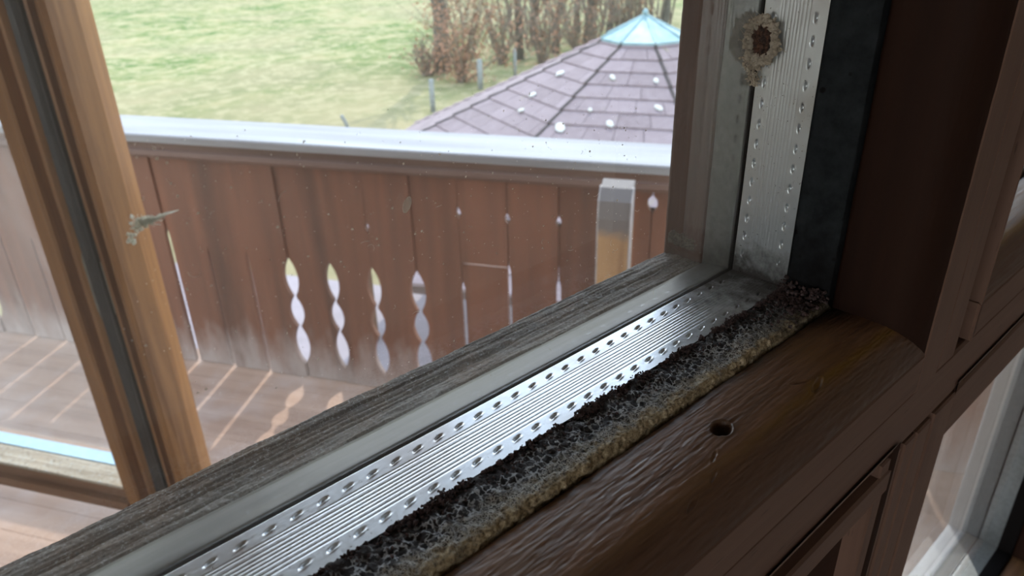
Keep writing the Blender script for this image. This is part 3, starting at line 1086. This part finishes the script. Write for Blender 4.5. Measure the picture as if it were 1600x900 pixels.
b = MB(); b.prism([(2.200, -.726), (2.195, -.702), (2.197, -.696), (2.41, -.690), (2.415, -.697), (2.415, -.722)], lambda p, q, t: FW(t, p, q), -7, 5)
partb(b, 'handrail', M['handrail'], lab='sun-bleached white handrail board')
m = wood('brown_parapet_beam', (.07, .035, .024), (.19, .105, .075), 'x', 9, rough=.6, bumpd=.001, facade=True)
b = MB(); b.prism([(2.199, -.704), (2.203, -.728), (2.216, -.732), (2.216, -.752), (2.207, -.760), (2.205, -.776), (2.212, -.788), (2.238, -.788), (2.238, -.704)], lambda p, q, t: FW(t, p, q), -7, 5)
partb(b, 'beam', m.m, lab='moulded brown beam under the handrail')
b = MB(); b.prism([(2.27, -.7262), (2.27, -.80), (2.32, -.80), (2.32, -.7262)], lambda p, q, t: FW(t, p, q), -7, 5)
partb(b, 'outer_rail', m.m)
b = MB(); b.prism([(2.27, -1.62), (2.27, -1.68), (2.32, -1.68), (2.32, -1.62)], lambda p, q, t: FW(t, p, q), -7, 5)

# short post standing inside the parapet
m = wood('worn_post_wood', (.20, .10, .042), (.52, .32, .15), 'z', 5, rough=.6, bumpd=.001)
sx, sy, sz = m.sep()
h = m.math('ADD', sz, m.math('MULTIPLY', m.math('SUBTRACT', m.noise(m.map((12,) * 3), 1, 3), .5), .08))
m.base(m.mix(m.ramp(h, [(.855, 0), (.885, 1)]), m.colr, (.13, .11, .10)))
post = empty('balcony_post', FW(-.275, 2.0, -1.70))
tag(post, 'short worn wooden post with a rounded bleached top, standing before the parapet boards', 'post')
b = MB()
pr = [(1.955, -1.70), (1.955, -.785), (1.965, -.735), (1.99, -.703), (2.03, -.690), (2.045, -.695), (2.045, -1.70)]
b.prism([(q, z) for q, z in pr], lambda p, q, t: FW(t, p, q), -.318, -.228)
o = b.build('shaft', m.m, None); o.parent = post; o.location = -post.location
b = MB()
for a in (-.321, -.229):
    b.prism([(1.952, -1.68), (1.952, -.78), (1.962, -.735), (1.99, -.701), (2.0, -.70), (2.0, -1.68)], lambda p, q, t: FW(t, p, q), a, a + .004)
o = b.build('edge_strip', plain('pale_worn_edge', (.38, .34, .32), .7, 0, 20, .7), None); o.parent = post; o.location = -post.location
tag(o, 'pale worn edges')

# ------------------------------------------------------------------ ground and garden
GZ = -5.2 + EYE
m = NT('meadow_grass')
big = m.noise(m.map((.12, .12, .12)), 1, 5, .6)
mid = m.noise(m.map((.45, .45, .45)), 1, 6, .7)
fin = m.noise(m.map((2.2, 2.2, 2.2)), 1, 5, .75)
c = m.ramp(mid, [(.36, (.06, .115, .028)), (.50, (.155, .185, .068)), (.62, (.29, .255, .13))])
c = m.mix(m.ramp(big, [(.45, 0), (.62, .7)]), c, (.24, .21, .12))
c = m.mix(m.ramp(fin, [(.49, 0), (.57, .8)]), c, (.33, .30, .17))
sxyz = m.sep()
dd = m.math('ADD', m.math('MULTIPLY', sxyz[0], .5), m.math('MULTIPLY', sxyz[1], .8))
c = m.mix(m.ramp(m.math('MULTIPLY', dd, .02), [(.28, .8), (.62, 0)]), c, (.25, .205, .115))
m.base(c); m.set(Roughness=.95, Specular_IOR_Level=.1); m.bump(fin, .05)
ng = 70
gx, gy = np.meshgrid(np.linspace(-60, 170, ng), np.linspace(-60, 170, ng), indexing='ij')
r_g = np.sqrt(gx ** 2 + gy ** 2)
gz = GZ + vnoise(gx * .15, gy * .15, 61) * .12 + np.maximum(0, r_g - 70) * .18
o = grid_obj('meadow', np.stack([gx, gy, gz], -1), m.m)
struct(o, 'pale green and straw-coloured sunlit meadow beyond the balcony')


b = MB(); b.box(-9, 9, 3.2, 9.2, GZ - .1, GZ + .14, lambda w_, n_, z: FW(w_, n_, z - EYE))
o = b.build('terrace', plain('pinkish_grey_paving', (.30, .255, .265), .85, 0, 3, .8))
struct(o, 'pinkish grey paved terrace below the balcony, seen through the carved gaps')


def ground(px, py, z=None):
    v = RW @ np.array([px - 800, py - 450, F])
    return v * ((GZ - EYE if z is None else z - EYE) / v[2]) + np.array([0, 0, EYE])


# gazebo
A0 = RW @ np.array([1008 - 800, 31 - 450, F]); A0 = A0 / np.hypot(A0[0], A0[1]) * 9.0
A0 = A0 + np.array([0, 0, EYE])
gaz = empty('garden_gazebo', (A0[0], A0[1], GZ))
tag(gaz, 'octagonal garden gazebo with reddish-grey shingle roof and pale copper-green cap', 'gazebo')
TP = .45; PH0 = 188; RE = 3.9
m = NT('red_grey_shingles')
at = m.n('Attribute', attribute_name='shade')
g = m.noise(m.map((14,) * 3), 1, 4, .6)
c = m.mix(at.outputs['Fac'], (.150, .112, .115), (.205, .158, .163))
c = m.mix(m.ramp(g, [(.4, 0), (.7, .35)]), c, (.28, .23, .235))
lich = m.noise(m.map((5,) * 3), 1, 6, .75)
c = m.mix(m.ramp(lich, [(.62, 0), (.72, .6)]), c, (.22, .20, .10))
m.base(c); m.set(Roughness=.85); m.bump(g, .004)
shing = m.m
b = MB(); shade = []
NC = 17
za = A0[2]
drop0 = .0
for f_ in range(8):
    t0, t1 = math.radians(PH0 + 45 * f_), math.radians(PH0 + 45 * (f_ + 1))
    c0_, c1_ = np.array([math.cos(t0), math.sin(t0)]), np.array([math.cos(t1), math.sin(t1)])
    up = np.array([(c0_ + c1_)[0] * .42, (c0_ + c1_)[1] * .42, 1.0])
    for i in range(NC):
        ra, rb = .30 + (RE - .30) * i / NC, .30 + (RE - .30) * (i + 1) / NC
        wid = 2 * rb * math.sin(math.radians(22.5))
        nt_ = max(1, int(round(wid / .33)))
        for j in range(nt_ + 1):
            s0 = max(0, (j - .5 * (i % 2)) / nt_); s1 = min(1, (j + 1 - .5 * (i % 2)) / nt_)
            if s1 - s0 < .02: continue
            e = .003 / wid
            V = []
            for (r, s, h) in ((ra, s0 + e, .004), (ra, s1 - e, .004), (rb + .015, s1 - e, .020), (rb + .015, s0 + e, .020)):
                q = (c0_ * (1 - s) + c1_ * s) * r
                V.append((A0[0] + q[0], A0[1] + q[1], za - TP * r + h))
            for (r, s) in ((ra, s0 + e), (ra, s1 - e), (rb + .015, s1 - e), (rb + .015, s0 + e)):
                q = (c0_ * (1 - s) + c1_ * s) * r
                V.append((A0[0] + q[0], A0[1] + q[1], za - TP * r - .012))
            b.add(V, [(0, 1, 2, 3), (3, 2, 6, 7), (0, 3, 7, 4), (1, 5, 6, 2), (0, 4, 5, 1)])
            shade += [rs.random()] * 8


def partg(b, name, mat, smooth=False, lab=None):
    o = b.build(name, mat, None, smooth); o.parent = gaz; o.location = -gaz.location
    if lab: tag(o, lab)
    return o


roof = partg(b, 'shingle_roof', shing)
at_ = roof.data.attributes.new('shade', 'FLOAT', 'POINT')
at_.data.foreach_set('value', np.array(shade, dtype=np.float32)[:len(roof.data.vertices)])
b = MB()
ap = (A0[0], A0[1], za - .03)
for f_ in range(8):
    t0, t1 = math.radians(PH0 + 45 * f_), math.radians(PH0 + 45 * (f_ + 1))
    q0 = (A0[0] + (RE - .02) * math.cos(t0), A0[1] + (RE - .02) * math.sin(t0), za - TP * RE - .03)
    q1 = (A0[0] + (RE - .02) * math.cos(t1), A0[1] + (RE - .02) * math.sin(t1), za - TP * RE - .03)
    b.add([ap, q0, q1, (ap[0], ap[1], ap[2] - .06), (q0[0], q0[1], q0[2] - .08), (q1[0], q1[1], q1[2] - .08)], [(0, 1, 2), (3, 5, 4), (1, 4, 5, 2)])
partg(b, 'roof_deck', plain('dark_roof_board', (.10, .07, .065), .8))
hipm = plain('hip_shingles', (.24, .175, .18), .85, 0, 10, .75)
hipd = plain('dark_hip_seam', (.050, .038, .036), .85, 0, 10, .6)
for f_ in range(8):
    t0 = math.radians(PH0 + 45 * f_)
    b = MB()
    d = np.array([math.cos(t0), math.sin(t0)]); pv = np.array([-d[1], d[0]])
    for i in range(NC):
        ra, rb = .3 + (RE - .3) * i / NC, .3 + (RE - .3) * (i + 1) / NC + .02
        V = []
        hw, up_ = (.075, .012) if f_ == 6 else (.022, .004)
        for r, h in ((ra, .012), (rb, .034)):
            for s, hh in ((-hw, -.012), (0, up_), (hw, -.012)):
                V.append((A0[0] + d[0] * r + pv[0] * s, A0[1] + d[1] * r + pv[1] * s, za - TP * r + h + hh))
        b.add(V, [(0, 1, 4, 3), (1, 2, 5, 4), (3, 4, 5)])
    partg(b, 'hip_ridge', hipm if f_ == 6 else hipd)
# cap
m = NT('pale_copper_green'); g = m.noise(m.map((9,) * 3), 1, 4); m.base(m.ramp(g, [(.3, (.15, .26, .27)), (.7, (.26, .37, .385))])); m.set(Roughness=.5, Metallic=.15)
b = MB()
CR = .50
cz = za + .012
for f_ in range(8):
    t0, t1 = math.radians(PH0 + 45 * f_), math.radians(PH0 + 45 * (f_ + 1))
    P = lambda r, t, z: (A0[0] + r * math.cos(t), A0[1] + r * math.sin(t), z)
    k0, k1 = za - TP * CR + .045, za + .045
    b.add([(A0[0], A0[1], k1 + .02), P(CR * .5, t0, (k0 + k1) / 2 + .005), P(CR * .5, t1, (k0 + k1) / 2 + .005), P(CR, t0, k0), P(CR, t1, k0), P(CR, t0, k0 - .03), P(CR, t1, k0 - .03)], [(0, 1, 2), (1, 3, 4, 2), (3, 5, 6, 4)])
cap = partg(b, 'metal_cap', m.m, lab='pale copper-green pyramid cap')
b = MB()
for f_ in range(8):
    t0 = math.radians(PH0 + 45 * f_)
    b.tube([(A0[0], A0[1], za + .065), P(CR * .5, t0, (za - TP * CR + .045 + za + .045) / 2 + .01), P(CR, t0, za - TP * CR + .05)], .011, 6)
o = b.build('cap_seam', m.m, None); o.parent = cap
b = MB(); b.tube([(A0[0], A0[1], za + .05), (A0[0], A0[1], za + .09), (A0[0], A0[1], za + .12)], [.03, .035, .012], 10)
partg(b, 'finial', m.m, True)
for f_ in range(8):
    t0 = math.radians(PH0 + 45 * f_)
    b = MB(); r = RE - .45
    b.box(-.06, .06, -.06, .06, GZ - .1, za - TP * r - .08, lambda x, y, z: (A0[0] + r * math.cos(t0) + x, A0[1] + r * math.sin(t0) + y, z), .01)
    partg(b, 'post', eave)

SPOTS = [((875, 199), 9, 7, 'largest pale spot, low on the left roof facet beside the near hip'),
         ((953, 193), 5, 6, 'oval pale spot low on the front roof facet'),
         ((832, 148), 5, 5, 'pale spot in the middle of the left roof facet'),
         ((875, 114), 6, 5, 'pale spot high on the left roof facet near the roof edge'),
         ((814, 172), 4, 4, 'pale spot nearest the left roof edge, low down'),
         ((1029, 169), 5, 5, 'pale spot on the front roof facet right beside the window bead'),
         ((957, 121), 4, 4, 'small pale spot on the near roof hip'),
         ((1025, 126), 4, 4, 'small pale spot on the right roof hip'),
         ((922, 172), 3, 3, 'tiny pale spot left on the front roof facet')]
spotw = plain('pale_roof_spot', (.50, .50, .45), .8)  # pale raised spots laid on the roof shingles
PHR = [math.radians(PH0 + 22.5 + 45 * k) for k in range(8)]


def roof_z(x, y):
    d = max((x - A0[0]) * math.cos(t) + (y - A0[1]) * math.sin(t) for t in PHR)
    return za - TP * d / math.cos(math.radians(22.5))


for i, ((px, py), rx, rz, lab) in enumerate(SPOTS):
    v = _n(RW @ np.array([px - 800, py - 450, F]))
    t = 4.0
    while t < 14:
        p = v * t + np.array([0, 0, EYE])
        if p[2] < roof_z(p[0], p[1]) + .035: break
        t += .01
    b = MB()
    k = 1.0 / F * t
    V = []
    ring = 12
    for hgt, sc_ in ((.0, .8), (.012, .64), (.02, .0)):
        for j in range(ring if sc_ else 1):
            a = 2 * math.pi * j / ring
            q = 1 + .16 * math.sin(2 * a + i) + .08 * math.sin(5 * a)
            x = p[0] + rx * k * 1.1 * sc_ * q * math.cos(a); y = p[1] + rz * k * 1.7 * sc_ * q * math.sin(a)
            V.append((x, y, roof_z(x, y) + .03 + hgt))
    Fc = [(j, (j + 1) % ring, ring + (j + 1) % ring, ring + j) for j in range(ring)] + [(ring + j, ring + (j + 1) % ring, 2 * ring) for j in range(ring)]
    b.add(V, Fc)
    o = b.build('roof_spot', spotw, None, True, tuple(p))
    tag(o, lab, 'leaf', 'pale spots on the gazebo roof')

# bare trees and brown-leaved shrubs
bark = plain('dark_grey_bark', (.115, .11, .085), .9, 0, 6, .5, .01)
twig = plain('brown_twigs', (.17, .145, .11), .9)
m = NT('dry_brown_leaves'); oi = m.n('ObjectInfo')
g = m.noise(m.map((2.2,) * 3), 1, 3, .6); m.base(m.ramp(g, [(.3, (.20, .10, .055)), (.7, (.42, .24, .15))])); m.set(Roughness=.9)
leafm = m.m


def branch(b, p, d, L, r, depth, rs_, twigs):
    pts = [np.array(p, float)]; rad = [r]
    nseg = 5
    for i in range(nseg):
        d = _n(d + rs_.normal(size=3) * .13 + np.array([0, 0, .03]))
        pts.append(pts[-1] + d * L / nseg)
        rad.append(r * (1 - .6 * (i + 1) / nseg))
    (b if depth > 1 or twigs is None else twigs).tube(pts, rad, 7 if r > .05 else 4, False)
    if depth > 0:
        for i in range(3 if depth > 1 else 4):
            k = 1 + int(rs_.random() * (nseg - 1))
            ang = rs_.random() * 6.28
            d2 = _n(d * .7 + np.array([math.cos(ang), math.sin(ang), .25]) * .75)
            branch(b, pts[k], d2, L * (.45 + .25 * rs_.random()), rad[k] * .55, depth - 1, rs_, twigs)
    return pts


def tree(base, H, r, lab, seed, lean=(0, 0), low=.35):
    rs_ = np.random.default_rng(seed)
    loc = tuple(base)
    b = MB(); tw = None
    d = _n(np.array([lean[0], lean[1], 1.0]))
    base = np.array(base, float) - np.array([0, 0, .1])
    pts = [base + d * H * k / 10 + np.array([rs_.normal() * .05, rs_.normal() * .05, 0]) * min(k, 3) for k in range(11)]
    rad = [r * (1.25 if k == 0 else 1) * (1 - .075 * k) for k in range(11)]
    b.tube(pts, rad, 12, False)
    for k in range(14):
        hk = low + (1 - low) * rs_.random()
        i = min(9, int(hk * 10)); q = pts[i] + (pts[i + 1] - pts[i]) * (hk * 10 - i)
        ang = rs_.random() * 6.28
        branch(b, q, _n(np.array([math.cos(ang), math.sin(ang), .5 + .5 * rs_.random()])), H * .15 * (1.2 - hk * .5), r * .3, 2, rs_, None)
    tag(b.build('bare_tree', bark, None, True, loc), lab, 'tree', 'bare trees beyond the gazebo')


def shrub(base, H, Wd, lab, seed, nl, name='leafy_shrub'):
    rs_ = np.random.default_rng(seed)
    t = empty(name, tuple(base))
    tag(t, lab, 'shrub', 'brown-leaved shrubs on the meadow')
    b = MB(); lf = MB()
    base = np.array(base, float)
    tips = []
    for k in range(16):
        ang = rs_.random() * 6.28; sp = rs_.random()
        d = _n(np.array([math.cos(ang) * sp * Wd / H, math.sin(ang) * sp * Wd / H, 1]))
        pts = branch(b, base + rs_.normal(size=3) * .1 * np.array([1, 1, 0]), d, H * (.7 + .4 * rs_.random()), .035, 1, rs_, None)
        tips += pts[1:]
    for k in range(nl):
        q = tips[int(rs_.random() * len(tips))] + rs_.normal(size=3) * np.array([Wd * .16, Wd * .16, H * .10])
        if q[2] < GZ + .05: q[2] = GZ + .05 + rs_.random() * .4
        u = _n(rs_.normal(size=3)); v = _n(np.cross(u, rs_.normal(size=3))); s = .03 + .05 * rs_.random()
        lf.add([q - u * s, q + v * s * .5, q + u * s, q - v * s * .5], [(0, 1, 2, 3)])
    o = b.build('stems', twig, None, True); o.parent = t; o.location = -t.location
    o = lf.build('foliage', leafm, None, False); o.parent = t; o.location = -t.location


tree(ground(691, 112), 11, .30, 'thickest dark bare trunk, left of the others, rising from the brown shrub', 1, low=.45)
TR = [(812, 92, .16, 'slim bare tree at the left end of the grove'), (838, 70, .20, 'bare tree with a leaning trunk left of the gazebo cap'),
      (868, 82, .14, 'thin bare tree in the grove left of the gazebo cap'), (921, 66, .26, 'stout dark bare tree just left of the gazebo cap'),
      (902, 50, .15, 'thin bare tree behind the stout dark one'), (951, 55, .15, 'bare tree rising right above the left slope of the gazebo cap'),
      (985, 48, .13, 'slender bare tree directly behind the gazebo cap'), (1036, 52, .17, 'bare tree behind the right slope of the gazebo cap')]
for i, (px, py, r, lab) in enumerate(TR):
    tree(ground(px, py), 10 + i % 3, r, lab, 20 + i, ((i % 3 - 1) * .06, 0), low=.22)
b = MB()
for i in range(18):
    px = 766 + i * 16 + (i * 7) % 11; py = 38 + (i * 13) % 44
    rs_ = np.random.default_rng(60 + i)
    q = ground(px, py)
    d = _n(np.array([(i % 5 - 2) * .05, (i % 3 - 1) * .05, 1]))
    for j in range(3):
        branch(b, q, _n(d + rs_.normal(size=3) * .12 * np.array([1, 1, 0])), 5 + 2 * rs_.random(), .05, 2, rs_, None)
o = b.build('sapling_thicket', twig, None, True, tuple(ground(900, 60)))
tag(o, 'tangled thicket of slender bare saplings in the grove behind the gazebo', 'thicket', kind='stuff')
shrub(ground(722, 128), 3.3, 1.9, 'large brown-leaved shrub around the thick trunk on the meadow', 3, 3200)
shrub(ground(668, 120), 1.3, 1.5, 'low straggly shrub at the left foot of the large brown shrub', 4, 500)
shrub(ground(785, 100), 2.4, 1.3, 'brown shrub between the large shrub and the grove', 5, 700)
shrub(ground(850, 98), 2.6, 1.6, 'brown undergrowth shrub below the grove, left of the roof slope', 6, 900)
shrub(ground(905, 85), 2.6, 1.8, 'brown undergrowth shrub close behind the upper roof slope', 8, 900)
shrub(ground(985, 70), 3.0, 2.2, 'brown undergrowth shrub hidden behind the gazebo cap', 9, 900)

# fence posts
fp = plain('grey_weathered_post', (.24, .26, .25), .85, 0, 8, .7)


def fpost(px, py, H, r, lab, lean=(0, 0), rad2=None):
    p = ground(px, py)
    b = MB()
    b.tube([p - np.array([0, 0, .1]), p + np.array([lean[0] * .5, lean[1] * .5, H * .5]), p + np.array([lean[0], lean[1], H - .03]), p + np.array([lean[0], lean[1], H])], [r, r * .98, r * .96, r * .7], 10)
    o = b.build('fence_post', fp, None, True, tuple(p))
    tag(o, lab, 'fence post', 'grey posts standing on the meadow')


fpost(677, 176, .95, .075, 'pale-topped grey post left of the roof slope, below the thick trunk')
fpost(751, 140, .95, .09, 'grey post between the brown shrub and the roof slope')
fpost(805, 120, .95, .06, 'slim post standing above the middle of the roof slope')
fpost(546, 203, .42, .05, 'short leaning dark stake just above the handrail', (-.15, .05))
